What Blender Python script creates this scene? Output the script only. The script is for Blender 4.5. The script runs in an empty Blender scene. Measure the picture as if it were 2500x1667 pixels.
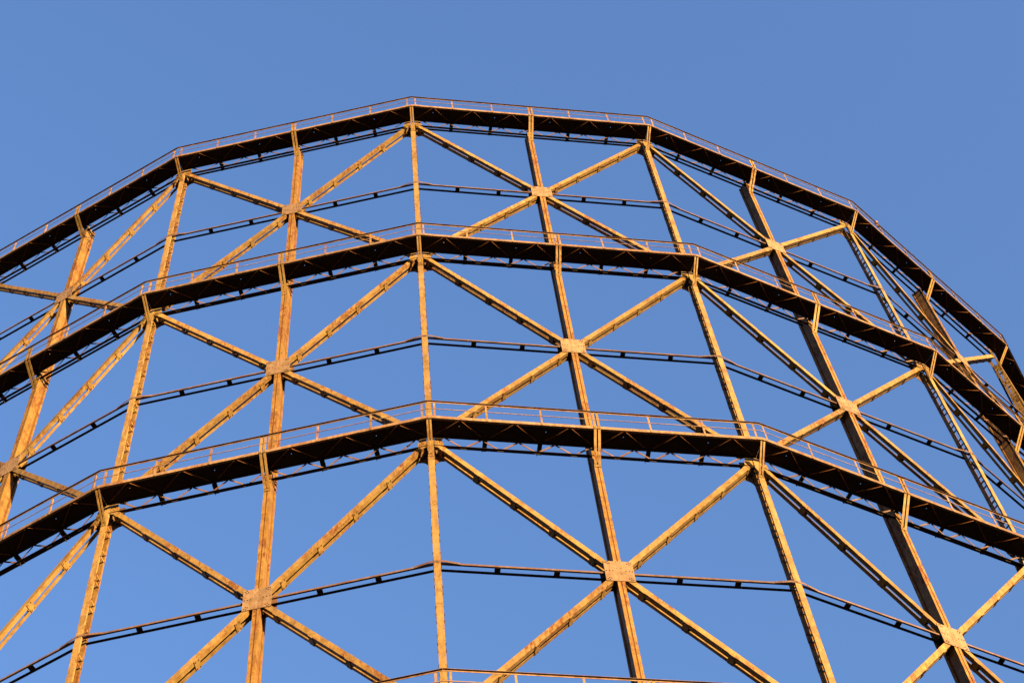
import bpy, bmesh, math, random
from mathutils import Vector, Matrix
random.seed(7)
R = math.radians
sc = bpy.context.scene
col = sc.collection

# ------------------------------------------------------------------ measures (metres)
RC = 31.5                       # radius of the corner columns' outer faces
NF = 20                         # facets of the ring
STEP = 2 * math.pi / NF
NM = RC * math.cos(STEP / 2)    # distance of a facet's plane from the axis
TC = RC * math.sin(STEP / 2)    # half the width of a facet
A0 = -0.007668                  # azimuth of corner column 0
CAM_D = 1.914765 * RC
CAM_Z = 1.6
YAW, PITCH, ROLL, FPX = 0.089316, 1.098176, -0.14312, 4783.02
ZD = [78.95, 65.60, 52.20, 38.83]          # underside of each walkway deck
ZM = [72.298, 59.010, 45.609]              # middle of each tier
SUN_AZ, SUN_EL = 40.0, 6.0


def facet_angle(k): return A0 + (k + .5) * STEP
def corner_angle(k): return A0 + k * STEP


# ------------------------------------------------------------------ mesh collector
class MB:
    """collects prisms and bars; local frame: x along the facet (t), -y outwards (n), z up"""
    def __init__(s): s.v = []; s.f = []; s.m = []

    def hexa(s, p, mat=0):                      # 8 points: bottom ring 0-3, top ring 4-7
        b = len(s.v); s.v += [tuple(q) for q in p]
        for f in ((3, 2, 1, 0), (4, 5, 6, 7), (0, 1, 5, 4), (1, 2, 6, 5), (2, 3, 7, 6), (3, 0, 4, 7)):
            s.f.append(tuple(b + i for i in f)); s.m.append(mat)

    def box(s, t0, t1, n0, n1, z0, z1, mat=0):
        s.hexa([(t0, -n1, z0), (t1, -n1, z0), (t1, -n0, z0), (t0, -n0, z0),
                (t0, -n1, z1), (t1, -n1, z1), (t1, -n0, z1), (t0, -n0, z1)], mat)

    def quadz(s, pts, z0, z1, mat=0):           # plan quad, pts = (t, n) x 4 counter-clockwise seen from above
        s.hexa([(t, -n, z0) for t, n in pts] + [(t, -n, z1) for t, n in pts], mat)

    def bar(s, p0, p1, side, w, h, mat=0, off=(0, 0)):
        """bar p0->p1; w along `side`, h along the third axis; off moves the section"""
        p0 = Vector(p0); p1 = Vector(p1); d = (p1 - p0).normalized()
        a = Vector(side); a = (a - d * a.dot(d)).normalized(); b = d.cross(a)
        o = a * off[0] + b * off[1]
        q = [-a * w / 2 - b * h / 2, a * w / 2 - b * h / 2, a * w / 2 + b * h / 2, -a * w / 2 + b * h / 2]
        s.hexa([p0 + o + x for x in q] + [p1 + o + x for x in q], mat)

    def extrude(s, pts, n0, n1, mat=0):         # polygon in (t, z), thickness from n0 to n1
        b = len(s.v); k = len(pts)
        s.v += [(t, -n0, z) for t, z in pts] + [(t, -n1, z) for t, z in pts]
        s.f.append(tuple(range(b, b + k))); s.m.append(mat)
        s.f.append(tuple(range(b + 2 * k - 1, b + k - 1, -1))); s.m.append(mat)
        for i in range(k):
            j = (i + 1) % k
            s.f.append((b + j, b + i, b + k + i, b + k + j)); s.m.append(mat)

    def rivet(s, t, n, z, r=.017, h=.014, mat=1):   # small six-sided head standing out of an outward face
        b = len(s.v)
        for i in range(6):
            a = i * math.pi / 3
            s.v.append((t + r * math.cos(a), -n, z + r * math.sin(a)))
        for i in range(6):
            a = i * math.pi / 3
            s.v.append((t + .6 * r * math.cos(a), -(n + h), z + .6 * r * math.sin(a)))
        for i in range(6):
            j = (i + 1) % 6
            s.f.append((b + i, b + j, b + 6 + j, b + 6 + i)); s.m.append(mat)
        s.f.append(tuple(b + 6 + i for i in range(6))); s.m.append(mat)

    def add(s, o, M=None):
        b = len(s.v)
        s.v += [tuple(M @ Vector(q)) if M else q for q in o.v]
        s.f += [tuple(b + i for i in f) for f in o.f]; s.m += o.m
        return s

    def mesh(s, name, mats):
        me = bpy.data.meshes.new(name)
        me.from_pydata(s.v, [], s.f)
        for m in mats: me.materials.append(m)
        me.polygons.foreach_set('material_index', [min(i, len(mats) - 1) for i in s.m])
        bm = bmesh.new(); bm.from_mesh(me); bmesh.ops.recalc_face_normals(bm, faces=bm.faces)
        bm.to_mesh(me); bm.free(); me.update()
        return me


def put(name, me, parent, rz=0., z=0., label=None, kind=None):
    o = bpy.data.objects.new(name, me); col.objects.link(o)
    o.parent = parent
    o.location = (0, 0, z); o.rotation_euler = (0, 0, rz)
    if label: o['label'] = label
    if kind: o['kind'] = kind
    return o


# ------------------------------------------------------------------ materials
def steel(name, paint_a, paint_b, rust_amt, streak=1.0):
    m = bpy.data.materials.new(name); m.use_nodes = True
    nt = m.node_tree; N = nt.nodes; L = nt.links
    bs = N['Principled BSDF']
    geo = N.new('ShaderNodeNewGeometry')
    rnd = N.new('ShaderNodeObjectInfo')

    def noise(scale, detail=5, rough=.6, vec=None, dist=0.):
        n = N.new('ShaderNodeTexNoise'); n.inputs['Scale'].default_value = scale
        n.inputs['Detail'].default_value = detail; n.inputs['Roughness'].default_value = rough
        n.inputs['Distortion'].default_value = dist
        L.new(vec or geo.outputs['Position'], n.inputs['Vector']); return n.outputs['Fac']

    def ramp(fac, a, b, ca=(0, 0, 0, 1), cb=(1, 1, 1, 1)):
        r = N.new('ShaderNodeValToRGB'); r.color_ramp.elements[0].position = a
        r.color_ramp.elements[1].position = b
        r.color_ramp.elements[0].color = ca; r.color_ramp.elements[1].color = cb
        L.new(fac, r.inputs[0]); return r.outputs[0]

    def mix(f, a, b, mode='MIX'):
        x = N.new('ShaderNodeMix'); x.data_type = 'RGBA'; x.blend_type = mode
        for s_, v in ((x.inputs[0], f), (x.inputs[6], a), (x.inputs[7], b)):
            if hasattr(v, 'is_linked') or hasattr(v, 'links'): L.new(v, s_)
            elif isinstance(v, (int, float)): s_.default_value = v
            else: s_.default_value = (*v, 1)
        return x.outputs[2]

    def math_(op, a, b):
        x = N.new('ShaderNodeMath'); x.operation = op; x.use_clamp = True
        for s_, v in zip(x.inputs, (a, b)):
            if isinstance(v, (int, float)): s_.default_value = v
            else: L.new(v, s_)
        return x.outputs[0]

    def stretch(sx, sy, sz):
        mp = N.new('ShaderNodeMapping'); mp.inputs['Scale'].default_value = (sx, sy, sz)
        L.new(geo.outputs['Position'], mp.inputs['Vector']); return mp.outputs[0]

    base = mix(ramp(noise(.9, 4), .35, .65), paint_a, paint_b)
    # broad repainted patches and chalky blotches
    base = mix(math_('MULTIPLY', ramp(noise(1.7, 3, .5), .54, .575), .75), base, [c * .72 for c in paint_b])
    base = mix(math_('MULTIPLY', ramp(noise(5, 6, .7), .46, .66), .6), base, [min(1, c * 1.4) for c in paint_a])
    # grime: fine dark mottling, drawn out vertically
    grime = ramp(noise(6, 6, .65, stretch(1, 1, .16)), .46, .74)
    base = mix(math_('MULTIPLY', grime, .62), base, (.045, .024, .011))
    # rust in two sizes: big patches where the paint has failed, small speckles around them
    big = ramp(noise(.55, 3, .55, None, .4), .47, .60)
    fine = ramp(noise(11, 8, .72, stretch(1, 1, .28), .3), .46, .62)
    speck = ramp(noise(38, 4, .7), .60, .68)
    r = math_('MULTIPLY', math_('ADD', math_('MULTIPLY', big, 1.0), .12), fine)
    r = math_('ADD', r, math_('MULTIPLY', speck, math_('ADD', math_('MULTIPLY', big, .6), .12)))
    # rust scaled by this paint's overall amount
    r = math_('MULTIPLY', r, rust_amt)
    rust = mix(ramp(noise(14, 6, .7), .3, .7), (.052, .016, .005), (.088, .031, .008))
    rust = mix(ramp(noise(30, 3), .55, .75), rust, (.020, .008, .005))
    c = mix(r, base, rust)
    hs = N.new('ShaderNodeHueSaturation')
    v = N.new('ShaderNodeMapRange'); L.new(rnd.outputs['Random'], v.inputs[0])
    v.inputs[3].default_value = .76; v.inputs[4].default_value = 1.1
    L.new(v.outputs[0], hs.inputs['Value']); L.new(c, hs.inputs['Color'])
    L.new(hs.outputs[0], bs.inputs['Base Color'])
    rr = N.new('ShaderNodeMapRange'); L.new(r, rr.inputs[0])
    rr.inputs[3].default_value = .62; rr.inputs[4].default_value = .92
    L.new(rr.outputs[0], bs.inputs['Roughness'])
    bs.inputs['Specular IOR Level'].default_value = .18
    bp = N.new('ShaderNodeBump'); bp.inputs['Strength'].default_value = .35; bp.inputs['Distance'].default_value = .012
    hgt = math_('ADD', math_('MULTIPLY', noise(3.2, 5, .6), .8), math_('MULTIPLY', fine, .3))
    L.new(hgt, bp.inputs['Height']); L.new(bp.outputs[0], bs.inputs['Normal'])
    return m


def plain(name, c, rough=.8):
    m = bpy.data.materials.new(name); m.use_nodes = True
    nt = m.node_tree; b = nt.nodes['Principled BSDF']
    n = nt.nodes.new('ShaderNodeTexNoise'); n.inputs['Scale'].default_value = 6; n.inputs['Detail'].default_value = 6
    g = nt.nodes.new('ShaderNodeNewGeometry'); nt.links.new(g.outputs['Position'], n.inputs['Vector'])
    r = nt.nodes.new('ShaderNodeValToRGB')
    r.color_ramp.elements[0].position = .35; r.color_ramp.elements[1].position = .7
    r.color_ramp.elements[0].color = (*[x * .7 for x in c], 1); r.color_ramp.elements[1].color = (*[min(1, x * 1.35) for x in c], 1)
    nt.links.new(n.outputs['Fac'], r.inputs[0]); nt.links.new(r.outputs[0], b.inputs['Base Color'])
    b.inputs['Roughness'].default_value = rough; b.inputs['Specular IOR Level'].default_value = .15
    return m


PAINT = steel('weathered_cream_paint', (.132, .096, .038), (.120, .079, .020), 1.15)
PAINTC = steel('rust_streaked_column_paint', (.130, .086, .024), (.114, .065, .011), 1.6)
RAILM = steel('weathered_rail_paint', (.125, .088, .058), (.105, .068, .040), .8)
BEAMM = steel('shaded_rusty_gusset_paint', (.050, .034, .026), (.038, .024, .019), 1.0)  # rusty paint darkened: shade on the inner gussets is put into the colour
RINGM = steel('purple_brown_ring_paint', (.085, .058, .052), (.060, .038, .036), .8)
RIVET = plain('dark_rivet', (.026, .013, .008))
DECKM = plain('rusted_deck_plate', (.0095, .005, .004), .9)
RUST = plain('brown_rust', (.075, .032, .012), .9)
CORNM = steel('pale_corner_column_paint', (.140, .104, .042), (.126, .086, .028), .7)
PLATEM = steel('grey_beige_plate_paint', (.116, .085, .056), (.108, .078, .049), .5)
GROOVE = plain('rust_filled_joint', (.062, .022, .006), .9)
DARKM = plain('dark_beam_paint_and_shade', (.010, .007, .007), .9)  # dark crossbeam paint; on chords and spacers, underside shade put into the colour
CABLE = plain('grey_cable', (.035, .03, .03), .6)
LAMPM = plain('orange_lamp_glass', (.22, .08, .04), .35)

# ------------------------------------------------------------------ the gasholder frame
frame = bpy.data.objects.new('gasholder_frame', None); col.objects.link(frame)
frame['label'] = 'tall rusty cream steel gasholder guide frame with crossed braces and three ring walkways'
frame['category'] = 'gasholder frame'


# ---- columns (full height, one mesh each)
def channel_v(mb, t0, t1, n_web, n_tip, z0, z1, th=.014, mat=0):
    """upright channel: web at n_web, flanges running to n_tip"""
    s = 1 if n_tip > n_web else -1
    mb.box(t0, t1, min(n_web, n_web + s * th), max(n_web, n_web + s * th), z0, z1, mat)
    a, b = sorted((n_web + s * th, n_tip))
    mb.box(t0, t0 + th, a, b, z0, z1, mat); mb.box(t1 - th, t1, a, b, z0, z1, mat)


TOP = ZD[0] + .12
seg_z = [0] + [z - .96 for z in reversed(ZD)] + [TOP]
# middle columns: two outer angles with a joint between, web box, inner flange wider
mb = MB()
for a, b in zip(seg_z[:-1], seg_z[1:]):
    b -= .006
    mb.box(-.104, -.019, NM - .016, NM, a, b); mb.box(.019, .104, NM - .016, NM, a, b)
    mb.box(-.019, .019, NM - .03, NM - .013, a, b, 1)
    mb.box(-.0995, -.0975, NM - .37, NM - .33, a, b, 1); mb.box(.0975, .0995, NM - .37, NM - .33, a, b, 1)
    mb.box(-.097, -.083, NM - .38, NM - .016, a, b); mb.box(.083, .097, NM - .38, NM - .016, a, b)
z = 2.
while z < TOP - .6:                                         # rivet rows on the outer angles
    for t in (-.065, .065): mb.rivet(t, NM, z, .011, .008, 2)
    z += .42
mid_col = mb.mesh('middle_column', [PAINTC, GROOVE, RIVET])
mb = MB()
for s_ in (-1, 1):
    a, b = sorted((s_ * .02, s_ * .135)); mb.box(a, b, NM - .396, NM - .3805, 0, TOP)
    a, b = sorted((s_ * .122, s_ * .135)); mb.box(a, b, NM - .46, NM - .3965, 0, TOP)
mb.box(-.02, .02, NM - .410, NM - .392, 0, TOP, 1)
mid_in = mb.mesh('inner_flange', [PAINTC, GROOVE])

# corner columns: outer and inner channel joined by tie plates
mb = MB()
for a, b in zip(seg_z[:-1], seg_z[1:]):
    channel_v(mb, -.094, .094, RC, RC - .058, a, b - .006)
z = 3.
while z < TOP - .6:
    for t in (-.078, .078): mb.rivet(t, RC, z, .011, .007, 2)
    z += .5
cor_col = mb.mesh('corner_column', [CORNM, GROOVE, RIVET])
mb = MB(); channel_v(mb, -.094, .094, RC - .25, RC - .32, 0, TOP)
cor_in = mb.mesh('inner_channel', [PAINTC])
BATTEN = {}
for s_ in (-1, 1):
    mb = MB()
    x = (.0945, .102) if s_ > 0 else (-.102, -.0945)
    for q in (-.165, .165): mb.box(*x, RC - .318, RC - .008, q - .042, q + .042)      # two flats tied by a strip at each end
    mb.box(*x, RC - .05, RC - .008, -.123, .123); mb.box(*x, RC - .318, RC - .26, -.123, .123)
    for q in (-.20, -.14, .14, .20):                                 # rivet heads on the batten plate
        for n0 in (.055, .28):
            mb.box(*((.102, .112) if s_ > 0 else (-.112, -.102)), RC - n0, RC - n0 + .025, q - .014, q + .014, 1)
    BATTEN[s_] = mb
BATTEN_Z = [49.7 + 1.27 * i for i in range(-38, 24)]

corner_cols = []
for k in range(NF):
    kk = k if k <= 10 else k - NF
    c = put('corner_column', cor_col, frame, corner_angle(kk))
    put('inner_channel', cor_in, c); corner_cols.append((kk, c))
    c = put('middle_column', mid_col, frame, facet_angle(kk))
    put('inner_flange', mid_in, c)


# ---- what lies in the picture
def cam_axes():
    f = Vector((math.cos(PITCH) * math.sin(YAW), math.cos(PITCH) * math.cos(YAW), math.sin(PITCH)))
    r = Vector((math.cos(YAW), -math.sin(YAW), 0)); u = r.cross(f)
    return math.cos(ROLL) * r + math.sin(ROLL) * u, -math.sin(ROLL) * r + math.cos(ROLL) * u, f


CR, CU, CF = cam_axes()
CAM = Vector((0, -CAM_D, CAM_Z))


def world(k, t, n, z):
    a = facet_angle(k)
    return Vector((t * math.cos(a) + n * math.sin(a), t * math.sin(a) - n * math.cos(a), z))


def seen(p, m=0.):
    d = p - CAM; w = d.dot(CF)
    if w <= 0: return False
    x = 1250 + FPX * d.dot(CR) / w; y = 833.5 - FPX * d.dot(CU) / w
    return -m <= x <= 2500 + m and -m <= y <= 1667 + m


def facet_seen(k, z, n=NM):
    return any(seen(world(k, t, n, z), 420) for t in (-4.8, -3.3, -1.7, 0, 1.7, 3.3, 4.8))


KS = range(-5, 6)

# ---- walkway of one facet, origin at deck underside
def tn(n): return n * math.tan(STEP / 2) - .003
N_IN, N_OUT = NM + .045, NM + .71
mb = MB()
hs = .013
holes = (-4.11, -1.52, .82, 3.40)
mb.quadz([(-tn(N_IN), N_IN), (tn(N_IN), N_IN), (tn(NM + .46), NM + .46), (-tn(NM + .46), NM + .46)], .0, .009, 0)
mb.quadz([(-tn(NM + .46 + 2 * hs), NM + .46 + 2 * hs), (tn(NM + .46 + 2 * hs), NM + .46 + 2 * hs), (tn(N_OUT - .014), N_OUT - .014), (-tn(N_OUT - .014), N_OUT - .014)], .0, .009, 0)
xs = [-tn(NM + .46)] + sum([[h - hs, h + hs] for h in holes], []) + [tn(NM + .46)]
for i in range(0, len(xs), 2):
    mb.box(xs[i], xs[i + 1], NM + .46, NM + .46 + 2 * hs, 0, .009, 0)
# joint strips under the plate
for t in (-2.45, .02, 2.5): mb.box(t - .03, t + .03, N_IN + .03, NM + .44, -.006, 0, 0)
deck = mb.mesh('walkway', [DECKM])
mb = MB()
mb.quadz([(-tn(N_OUT - .012), N_OUT - .012), (tn(N_OUT - .012), N_OUT - .012), (tn(N_OUT), N_OUT), (-tn(N_OUT), N_OUT)], -.012, .135)
mb.quadz([(-tn(N_OUT - .07), N_OUT - .07), (tn(N_OUT - .07), N_OUT - .07), (tn(N_OUT - .0125), N_OUT - .0125), (-tn(N_OUT - .0125), N_OUT - .0125)], -.012, -.001)
mb.quadz([(-4.6, N_OUT), (-4.6, N_OUT + .006), (-4.95, N_OUT + .006), (-4.95, N_OUT)], .0, .13)
mb.quadz([(4.6, N_OUT), (4.6, N_OUT + .006), (4.95, N_OUT + .006), (4.95, N_OUT)], .0, .13)
edge = mb.mesh('edge_beam', [RAILM])
# lattice girder under the inner edge of the deck
mb = MB(); g = MB()
NG = NM - .03
mb.box(-4.86, 4.86, NG - .03, NG + .055, -.402, -.39, 1)                      # bottom chord, flat leg
mb.box(-4.86, 4.86, NG - .03, NG - .02, -.39, -.325, 1)                       # its upright leg
mb.box(-4.86, 4.86, NM + .05, NM + .11, -.024, -.012, 1)
for s in (-1, 1):
    up = [.1, 1.2, 2.3, 3.4, 4.5]; lo = [.65, 1.75, 2.85, 3.95]
    for i, l in enumerate(lo):
        for q in (up[i], up[i + 1]):
            e = .045 if q > l else -.045
            mb.bar((s * (l + e), -(NG + .004), -.372), (s * (q - e * .6), -(NM + .055), -.03), (0, 1, 0), .014, .056)
        mb.extrude([(s * l - .11, -.402), (s * l - .075, -.445), (s * l - .02, -.45), (s * l, -.425), (s * l + .02, -.45), (s * l + .075, -.445), (s * l + .11, -.402)], NG - .018, NG - .008, 1)
girder = mb.mesh('lattice_girder', [RINGM, DARKM])
# upper inner chord joined by the crossbeams
NB = NM - .29
mb = MB()
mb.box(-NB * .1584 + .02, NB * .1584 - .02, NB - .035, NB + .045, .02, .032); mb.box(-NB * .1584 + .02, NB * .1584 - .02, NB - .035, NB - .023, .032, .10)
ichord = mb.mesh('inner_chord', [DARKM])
# thin bracing rods under the deck
mb = MB()
for b in range(6):
    c0 = (-4.93, -3.29, -1.645, 0, 1.645, 3.29, 4.93)
    l, r_ = c0[b], c0[b + 1]; m_ = (l + r_) / 2
    for x0, x1 in ((l + .13, m_ - .055), (r_ - .13, m_ + .055)):
        mb.bar((x0, -(NM + .17), -.03), (x1, -(NM + .66), -.03), (0, 0, 1), .042, .007)
        mb.bar((x0, -(NM + .17), -.012), (x1, -(NM + .66), -.012), (0, 0, 1), .008, .04)
rods = mb.mesh('bracing_rods', [RUST])
# handrail and mid rail (angles)
NR = N_OUT + .012
mb = MB()
def strip(n0, n1, z0, z1): mb.quadz([(-tn(n0), n0), (tn(n0), n0), (tn(n1), n1), (-tn(n1), n1)], z0, z1)
strip(NR - .0, NR + .008, .90, .952); strip(NR + .008, NR + .058, .944, .952)
handrail = mb.mesh('handrail', [RAILM])
mb = MB()
strip(NR, NR + .014, .50, .528)
midrail = mb.mesh('mid_rail', [RAILM])
# posts: single angle, and the wide double post at the middle of a facet
mb = MB()
mb.box(-.028, .028, NR - .009, NR - .001, -.0, .93); mb.box(.021, .028, NR - .05, NR - .009, -.0, .93)
POSTM = mb
mb = MB()
for a, b in ((-.10, -.022), (.022, .10)):
    mb.box(a, b, NR - .002, NR + .008, -.02, .965)
    mb.box((a if a > 0 else b) - (.0 if a > 0 else .008), (a if a > 0 else b) + (.008 if a > 0 else 0), NR - .07, NR - .002, -.02, .93)
    for z in (.05, .12, .50): mb.rivet((a + b) / 2, NR + .008, z, .011, .007, 1)
wpost = mb.mesh('double_post', [PAINT, RIVET])
POST_T = [-4.86, -3.29, -1.645, 1.645, 3.29, 4.86]
# crossbeam
mb = MB()
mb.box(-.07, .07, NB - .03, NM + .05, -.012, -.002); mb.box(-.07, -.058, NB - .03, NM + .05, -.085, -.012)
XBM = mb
XB_T = [-3.29, -1.645, 0.0, 1.645, 3.29]
# knee braces
mb = MB()
for s in (-1, 1):
    mb.bar((s * .061, -(N_OUT + .004), .0), (s * .061, -(NM + .02), -.95), (1, 0, 0), .078, .010)
    mb.bar((s * .027, -(N_OUT - .03), .0), (s * .027, -(NM - .01), -.93), (1, 0, 0), .010, .06)
mb.box(-.10, .10, NM + .001, NM + .018, -1.05, -.93)
for t in (-.07, .07):
    for z in (-.96, -1.01): mb.rivet(t, NM + .018, z, .011, .007, 1)
knee = mb.mesh('knee_brace', [PAINT, RIVET])
mb = MB()
NCO = (N_OUT) / math.cos(STEP / 2)
for s in (-1, 1):
    mb.bar((s * .046, -(NCO - .03), -.06), (s * .046, -(RC + .02), -.95), (1, 0, 0), .052, .010)
    mb.bar((s * .022, -(NCO - .06), -.06), (s * .022, -(RC - .01), -.93), (1, 0, 0), .008, .055)
mb.box(-.085, .085, RC + .001, RC + .016, -1.06, -.93)
for t in (-.05, .05):
    for z in (-.97, -1.02): mb.rivet(t, RC + .016, z, .012, .008, 1)
knee_c = mb.mesh('knee_brace_corner', [PAINT, RIVET])

cand_post, cand_xb = [], []
for li, z in enumerate(ZD):
    for k in KS:
        if not facet_seen(k, z): continue
        a = facet_angle(k)
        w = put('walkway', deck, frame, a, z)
        put('edge_beam', edge, w); put('lattice_girder', girder, w); put('inner_chord', ichord, w)
        put('bracing_rods', rods, w)
        h = put('railing', handrail, frame, a, z)
        put('mid_rail', midrail, h)
        put('double_post', wpost, h)
        put('knee_brace', knee, frame, a, z)
        for t in POST_T:
            p = world(k, t, NR, z + .6); cand_post.append((seen(p), (p - CAM).length, h, Matrix.Translation((t, 0, 0)), Matrix.Rotation(a, 4, 'Z') @ Matrix.Translation((t, 0, z)), None))
        for t in XB_T:
            p = world(k, t, NM - .15, z); cand_xb.append((seen(p), (p - CAM).length, w, Matrix.Translation((t, 0, 0)), Matrix.Rotation(a, 4, 'Z') @ Matrix.Translation((t, 0, z)), None))
    for k in list(KS) + [KS[-1] + 1]:
        if not (facet_seen(k, z) or facet_seen(k - 1, z)): continue
        put('knee_brace', knee_c, frame, corner_angle(k), z)


def spread(cands, src, name, mats):
    """the hundred that show largest are objects; the rest is one part.
    cands: (seen, distance, parent, matrix in the parent, matrix in the world, source or None)"""
    cands.sort(key=lambda c: (not c[0], c[1]))
    rest = MB(); cache = {}
    for i, (vis, d, par, ML, MW, own) in enumerate(cands):
        q = own or src
        if i < 98 and vis:
            if id(q) not in cache: cache[id(q)] = q.mesh(name, mats)
            o = put(name, cache[id(q)], par)
            if name == 'railing_post': ML = ML @ Matrix.Translation((random.uniform(-.015, .015), 0, 0)) @ Matrix.Rotation(R(random.gauss(0, .7)), 4, 'Y')
            o.matrix_local = ML
        else:
            rest.add(q, MW)
    if rest.v: put(name, rest.mesh(name + '_rest', mats), frame, kind='stuff')


spread(cand_post, POSTM, 'railing_post', [RAILM])
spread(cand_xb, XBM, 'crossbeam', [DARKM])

# ---- braces of one tier, origin at the tier's middle
W, D, TH, FL = .175, .295, .012, .115
HZ = (ZD[0] - ZD[1]) / 2 - .06
ln = math.hypot(TC, HZ)
def diag(sx, sz, parts):
    """half of a crossed brace: two channels face to face; returns requested pieces"""
    d = Vector((sx * TC, 0, sz * HZ)).normalized()
    nrm = Vector((0, -1, 0)); a = nrm.cross(d).normalized()
    if a.z < 0: a = -a
    P = lambda s_, n: Vector((0, -n, -.05)) + d * s_
    s0, s1 = .30, ln - .46
    mb = MB()
    if parts == 'outer':
        mb.bar(P(s0, NM - .012), P(s1, NM - .012), a, W, TH)
        for q in (-1, 1):
            mb.bar(P(s0, NM - .018 - FL / 2), P(s1, NM - .018 - FL / 2), a, TH, FL, off=(q * (W / 2 - TH / 2), 0))
    elif parts == 'inner':
        mb.bar(P(s0, NM - D + .006), P(s1, NM - D + .006), a, W, TH)
        for q, fl in ((-1, .078), (1, .026)):
            mb.bar(P(s0, NM - D + .012 + fl / 2), P(s1, NM - D + .012 + fl / 2), a, TH, fl, off=(q * (W / 2 - TH / 2), 0))
    elif parts == 'ties':                       # tie plates: one collector each, centred where they sit
        out = []
        s_ = .98
        while s_ < s1 - .1:
            for q in (-1, 1):
                mb = MB()
                tk = .018 if q < 0 else .006
                mb.bar(P(s_ - .10, NM - D / 2 - .004), P(s_ + .10, NM - D / 2 - .004), a, tk, D - .005, off=(q * (W / 2 + tk / 2 + .0005), 0))
                for e in ((-.06, .06) if q < 0 else ()):
                    for nn in (.045, D - .045):
                        mb.bar(P(s_ + e - .012, NM - nn), P(s_ + e + .012, NM - nn), a, .014, .026, 1, off=(q * (W / 2 + .025), 0))
                out.append((mb, P(s_, NM)))
            s_ += 1.665
        return out
    return mb


DG = {}
for sx in (-1, 1):
    for sz in (-1, 1):
        DG[sx, sz] = (diag(sx, sz, 'outer').mesh('diagonal_brace', [PAINT]),
                      diag(sx, sz, 'inner').mesh('inner_channel', [PAINT]),
                      diag(sx, sz, 'ties'))
# centre plate
mb = MB()
PW, PH = .40, .475
mb.extrude([(-PW, -PH), (PW, -PH), (PW, PH), (-PW, PH)], NM + .002, NM + .016)
for sx in (-1, 1):
    for sz in (-1, 1):
        for dx, dz in ((.345, .40), (.29, .43), (.30, .33), (.245, .36)):
            mb.rivet(sx * dx, NM + .016, sz * dz, .021, .016)
    for dx in (.355, .27, .18): mb.rivet(sx * dx, NM + .016, 0, .021, .016)
    for dz in (-.42, -.14, .14, .42): mb.rivet(sx * .060, NM + .016, dz, .018, .014, 0)
plate = mb.mesh('gusset_plate', [PLATEM, RIVET])
mb = MB()
mb.extrude([(-.46, -.36), (-.36, -.50), (-.16, -.50), (-.165, -.62), (.165, -.62), (.16, -.50), (.36, -.50), (.46, -.36), (.46, .36), (.36, .50), (-.36, .50), (-.46, .36)], NM - .315, NM - .303)
plate_in = mb.mesh('inner_gusset_plate', [BEAMM])
# corner gussets of one facet, origin at deck underside
CG = []
for s in (-1, 1):
    mb = MB()
    mb.extrude([(s * 4.81, .60), (s * 4.66, .70), (s * 4.50, .60), (s * 4.56, .24), (s * 4.60, -.02), (s * 4.56, -.15), (s * 4.54, -.34), (s * 4.66, -.52), (s * 4.81, -.46)], NM - .004, NM + .006)
    for t, z in ((4.73, -.10), (4.66, -.16), (4.72, -.24), (4.64, -.07), (4.60, -.26), (4.67, -.36)): mb.rivet(s * t, NM + .006, z, .020, .014)
    g1 = mb.mesh('corner_gusset', [PAINT, RIVET])
    mb = MB()
    mb.extrude([(s * 4.80, .30), (s * 4.52, .30), (s * 4.48, -.30), (s * 4.40, -.62), (s * 4.50, -.76), (s * 4.60, -.78), (s * 4.69, -.85), (s * 4.76, -.96), (s * 4.80, -1.10)], NM - .314, NM - .302)
    CG.append((g1, mb.mesh('inner_corner_gusset', [BEAMM])))
# ring beam half way up each tier
mb = MB()
mb.box(-4.86, -.158, NM - .055, NM - .045, -.05, .018); mb.box(.158, 4.86, NM - .055, NM - .045, -.05, .018)
mb.box(-4.86, -.158, NM - .095, NM - .055, -.05, -.04); mb.box(.158, 4.86, NM - .095, NM - .055, -.05, -.04)
for s in (-1, 1):                                             # splice plates bent round the corner column
    e = s * (NM + .02) * .1584
    mb.quadz([(s * 4.30, NM - .044), (s * 4.74, NM + .012), (s * 4.74, NM + .022), (s * 4.30, NM - .034)], -.054, .028)
    mb.quadz([(s * 4.74, NM + .012), (e - s * .003, NM + .012), (e, NM + .022), (s * 4.74, NM + .022)], -.054, .028)
    for q in (4.40, 4.48, 4.56, 4.64): mb.rivet(s * q, NM - .034 + .056 * (q - 4.3) / .44, .0, .013, .009)
rb = mb.mesh('ring_beam', [RINGM, RIVET])
mb = MB()
for s in (-1, 1):
    a, b = sorted((s * .168, s * 4.80))
    mb.box(a, b, NM - .30, NM - .22, -.05, -.038); mb.box(a, b, NM - .30, NM - .288, -.038, .03)
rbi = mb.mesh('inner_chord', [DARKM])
mb = MB()
mb.box(-.08, .08, NM - .225, NM - .075, -.062, -.052); mb.box(-.08, .08, NM - .225, NM - .075, -.036, -.028)
tie = mb.mesh('spacer_plate', [DARKM])

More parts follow.
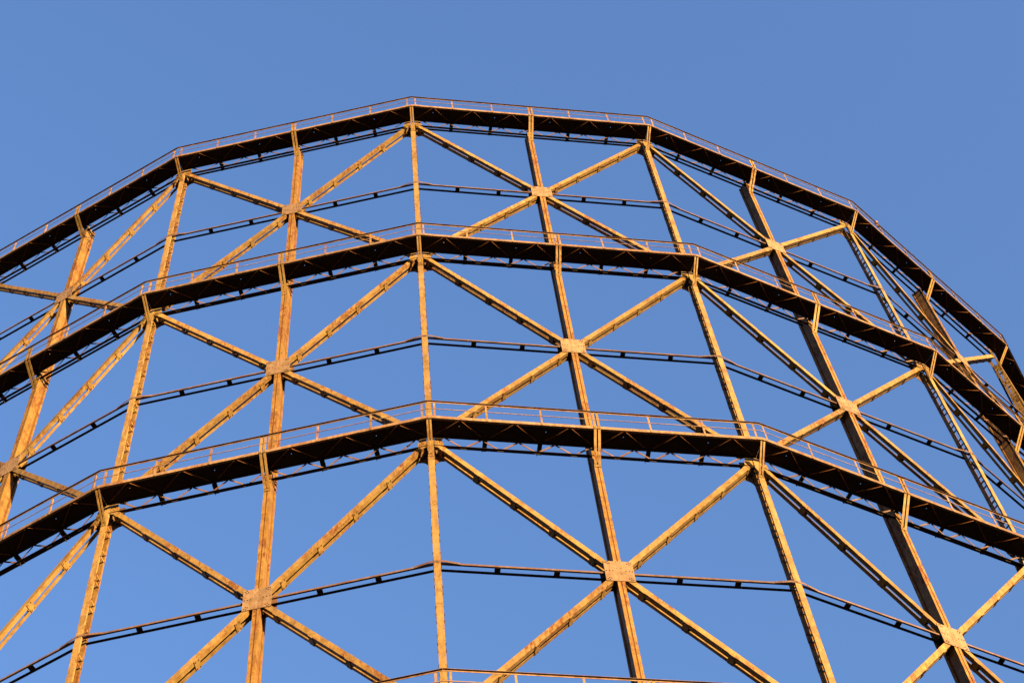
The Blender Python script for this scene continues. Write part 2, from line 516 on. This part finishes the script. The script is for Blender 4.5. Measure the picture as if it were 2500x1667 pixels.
cand_tie = []
for zi, z in enumerate(ZM):
    for k in KS:
        a = facet_angle(k)
        if not (facet_seen(k, z) or facet_seen(k, z + 4) or facet_seen(k, z - 4)): continue
        for key, (m1, m2, m3) in DG.items():
            d = put('diagonal_brace', m1, frame, a, z)
            put('inner_channel', m2, d)
            for q, c in m3:
                p = world(k, c.x, NM, z + c.z)
                cand_tie.append((seen(p), (p - CAM).length, d, Matrix.Identity(4), Matrix.Rotation(a, 4, 'Z') @ Matrix.Translation((0, 0, z)), q))
        p = put('gusset_plate', plate, frame, a, z)
        put('inner_gusset_plate', plate_in, p)
        r_ = put('ring_beam', rb, frame, a, z)
        put('inner_chord', rbi, r_)
        for t in (-3.29, -1.68, 1.68, 3.29):
            o = put('spacer_plate', tie, r_); o.location = (t, 0, 0)
for z in ZD:
    for k in KS:
        if not facet_seen(k, z): continue
        for g1, g2 in CG:
            p = put('corner_gusset', g1, frame, facet_angle(k), z)
            put('inner_corner_gusset', g2, p)
spread(cand_tie, None, 'tie_plate', [PAINT, RIVET])
cand = []
for kk, c in corner_cols:
    for z in BATTEN_Z:
        if not .5 < z < TOP - .5: continue
        a = corner_angle(kk); p = Vector((RC * math.sin(a), -RC * math.cos(a), z))
        for q in (-1, 1):
            M = Matrix.Translation((0, 0, z))
            cand.append((seen(p) and abs(kk) < 5, (p - CAM).length, c, M, Matrix.Rotation(a, 4, 'Z') @ M, BATTEN[q]))
spread(cand, None, 'batten_plate', [PAINTC, RIVET])


# ------------------------------------------------------------------ small things hanging on the frame
def tube(name, pts, rad, mat, label, cat):
    cu = bpy.data.curves.new(name, 'CURVE'); cu.dimensions = '3D'; cu.bevel_depth = rad; cu.bevel_resolution = 2
    sp = cu.splines.new('NURBS'); sp.points.add(len(pts) - 1)
    c = pts[0]
    for q, p in zip(sp.points, pts): q.co = (*(p - c), 1)
    sp.use_endpoint_u = True; sp.order_u = 3
    o0 = bpy.data.objects.new(name + '_tmp', cu); col.objects.link(o0)
    dg = bpy.context.evaluated_depsgraph_get(); me = bpy.data.meshes.new_from_object(o0.evaluated_get(dg))
    bpy.data.objects.remove(o0); me.materials.clear(); me.materials.append(mat)
    o = bpy.data.objects.new(name, me); col.objects.link(o); o.location = c
    o['label'] = label; o['category'] = cat
    return o


tube('cable_loop', [world(-2, *q) for q in ((.16, 31.13, 78.75), (.02, 31.16, 78.45), (.03, 31.17, 78.05), (.20, 31.10, 77.75), (.22, 30.95, 77.95), (.21, 30.82, 78.2),
     (.20, 30.86, 77.85), (.21, 31.0, 77.5), (.19, 30.9, 77.25), (.2, 30.78, 77.4), (.2, 30.76, 77.05))], .013, CABLE,
     'tangled grey cable looped round the top of the wide column under the upper walkway', 'cable')
tube('loose_wire', [world(3, *q) for q in ((-5.0, 31.0, 77.6), (-5.04, 30.8, 77.3), (-5.12, 30.74, 77.22), (-5.18, 30.72, 77.0), (-5.12, 30.74, 76.75), (-5.17, 30.72, 76.6))], .013, CABLE,
     'short bent wire dangling from a narrow column far out on the curve', 'wire')
tube('hanging_wire', [world(0, *q) for q in ((4.74, 30.98, 64.75), (4.70, 30.95, 64.3), (4.74, 30.96, 64.0), (4.84, 31.0, 64.1))], .010, CABLE,
     'thin wire curled beneath the corner bracket of the middle walkway', 'wire')

# lamp on the top handrail
L0 = world(2, -3.45, NR + .02, ZD[0] + .95)
la = bpy.data.objects.new('warning_lamp', None); col.objects.link(la); la.location = L0
la['label'] = 'small round orange lamp perched on the handrail of the highest walkway'; la['category'] = 'lamp'
bm = bmesh.new(); bmesh.ops.create_uvsphere(bm, u_segments=16, v_segments=10, radius=.085)
bmesh.ops.scale(bm, vec=(1, 1, 1.15), verts=bm.verts); bmesh.ops.translate(bm, vec=(0, 0, .10), verts=bm.verts)
me = bpy.data.meshes.new('lamp_globe'); bm.to_mesh(me); bm.free(); me.materials.append(LAMPM)
for p in me.polygons: p.use_smooth = True
o = bpy.data.objects.new('lamp_globe', me); col.objects.link(o); o.parent = la
mb = MB(); mb.box(-.05, .05, -.05, .05, -.02, .03); mb.box(-.035, .035, -.02, .0, -.26, -.02); mb.box(-.045, .045, -.04, .04, -.34, -.24)
o = bpy.data.objects.new('lamp_bracket', mb.mesh('lamp_bracket', [RUST])); col.objects.link(o); o.parent = la

# ------------------------------------------------------------------ ground
mb = MB(); S = 1500
me = bpy.data.meshes.new('ground')
me.from_pydata([(-S, -S, 0), (S, -S, 0), (S, S, 0), (-S, S, 0)], [], [(0, 1, 2, 3)])
gm = bpy.data.materials.new('dark_asphalt_and_scrub'); gm.use_nodes = True
nt = gm.node_tree; b = nt.nodes['Principled BSDF']; b.inputs['Roughness'].default_value = .95
g_ = nt.nodes.new('ShaderNodeNewGeometry'); n1 = nt.nodes.new('ShaderNodeTexNoise'); n1.inputs['Scale'].default_value = .15; n1.inputs['Detail'].default_value = 8
nt.links.new(g_.outputs['Position'], n1.inputs['Vector'])
r1 = nt.nodes.new('ShaderNodeValToRGB'); r1.color_ramp.elements[0].position = .42; r1.color_ramp.elements[1].position = .58
r1.color_ramp.elements[0].color = (.026, .026, .027, 1); r1.color_ramp.elements[1].color = (.022, .024, .016, 1)
nt.links.new(n1.outputs['Fac'], r1.inputs[0]); nt.links.new(r1.outputs[0], b.inputs['Base Color'])
me.materials.append(gm)
o = bpy.data.objects.new('ground', me); col.objects.link(o); o['kind'] = 'structure'

# ------------------------------------------------------------------ light, sky, camera
w = bpy.data.worlds.new('World'); sc.world = w; w.use_nodes = True
nt = w.node_tree; bg = nt.nodes['Background']
sky = nt.nodes.new('ShaderNodeTexSky'); sky.sky_type = 'NISHITA'; sky.sun_disc = False
sky.sun_elevation = R(SUN_EL); sky.sun_rotation = R(180 - SUN_AZ)
sky.altitude = 100; sky.air_density = 1.6; sky.dust_density = 9.0; sky.ozone_density = 4.0
tint = nt.nodes.new('ShaderNodeMix'); tint.data_type = 'RGBA'; tint.blend_type = 'MULTIPLY'; tint.inputs[0].default_value = 1
nt.links.new(sky.outputs[0], tint.inputs[6]); tint.inputs[7].default_value = (.97, .895, 1.05, 1)   # slightly purer evening blue
nt.links.new(tint.outputs[2], bg.inputs[0]); bg.inputs[1].default_value = .103

sun = bpy.data.lights.new('sun', 'SUN'); sun.energy = 5.0; sun.angle = R(.5); sun.color = (.98, .585, .225)
so = bpy.data.objects.new('sun', sun); col.objects.link(so)
az = R(SUN_AZ); el = R(SUN_EL)
S_ = Vector((math.sin(az) * math.cos(el), -math.cos(az) * math.cos(el), math.sin(el)))
so.rotation_euler = (S_).to_track_quat('Z', 'Y').to_euler(); so.location = S_ * 200

cam = bpy.data.cameras.new('camera'); co = bpy.data.objects.new('camera', cam); col.objects.link(co)
cam.sensor_width = 36; cam.lens = 36 * FPX / 2500; cam.clip_end = 5000
M = Matrix((CR, CU, -CF)).transposed().to_4x4(); M.translation = CAM
co.matrix_world = M
sc.camera = co
sc.render.engine = 'CYCLES'
sc.cycles.max_bounces = 5
sc.view_settings.view_transform = 'Standard'; sc.view_settings.look = 'None'
sc.view_settings.exposure = 2.92; sc.view_settings.gamma = 1
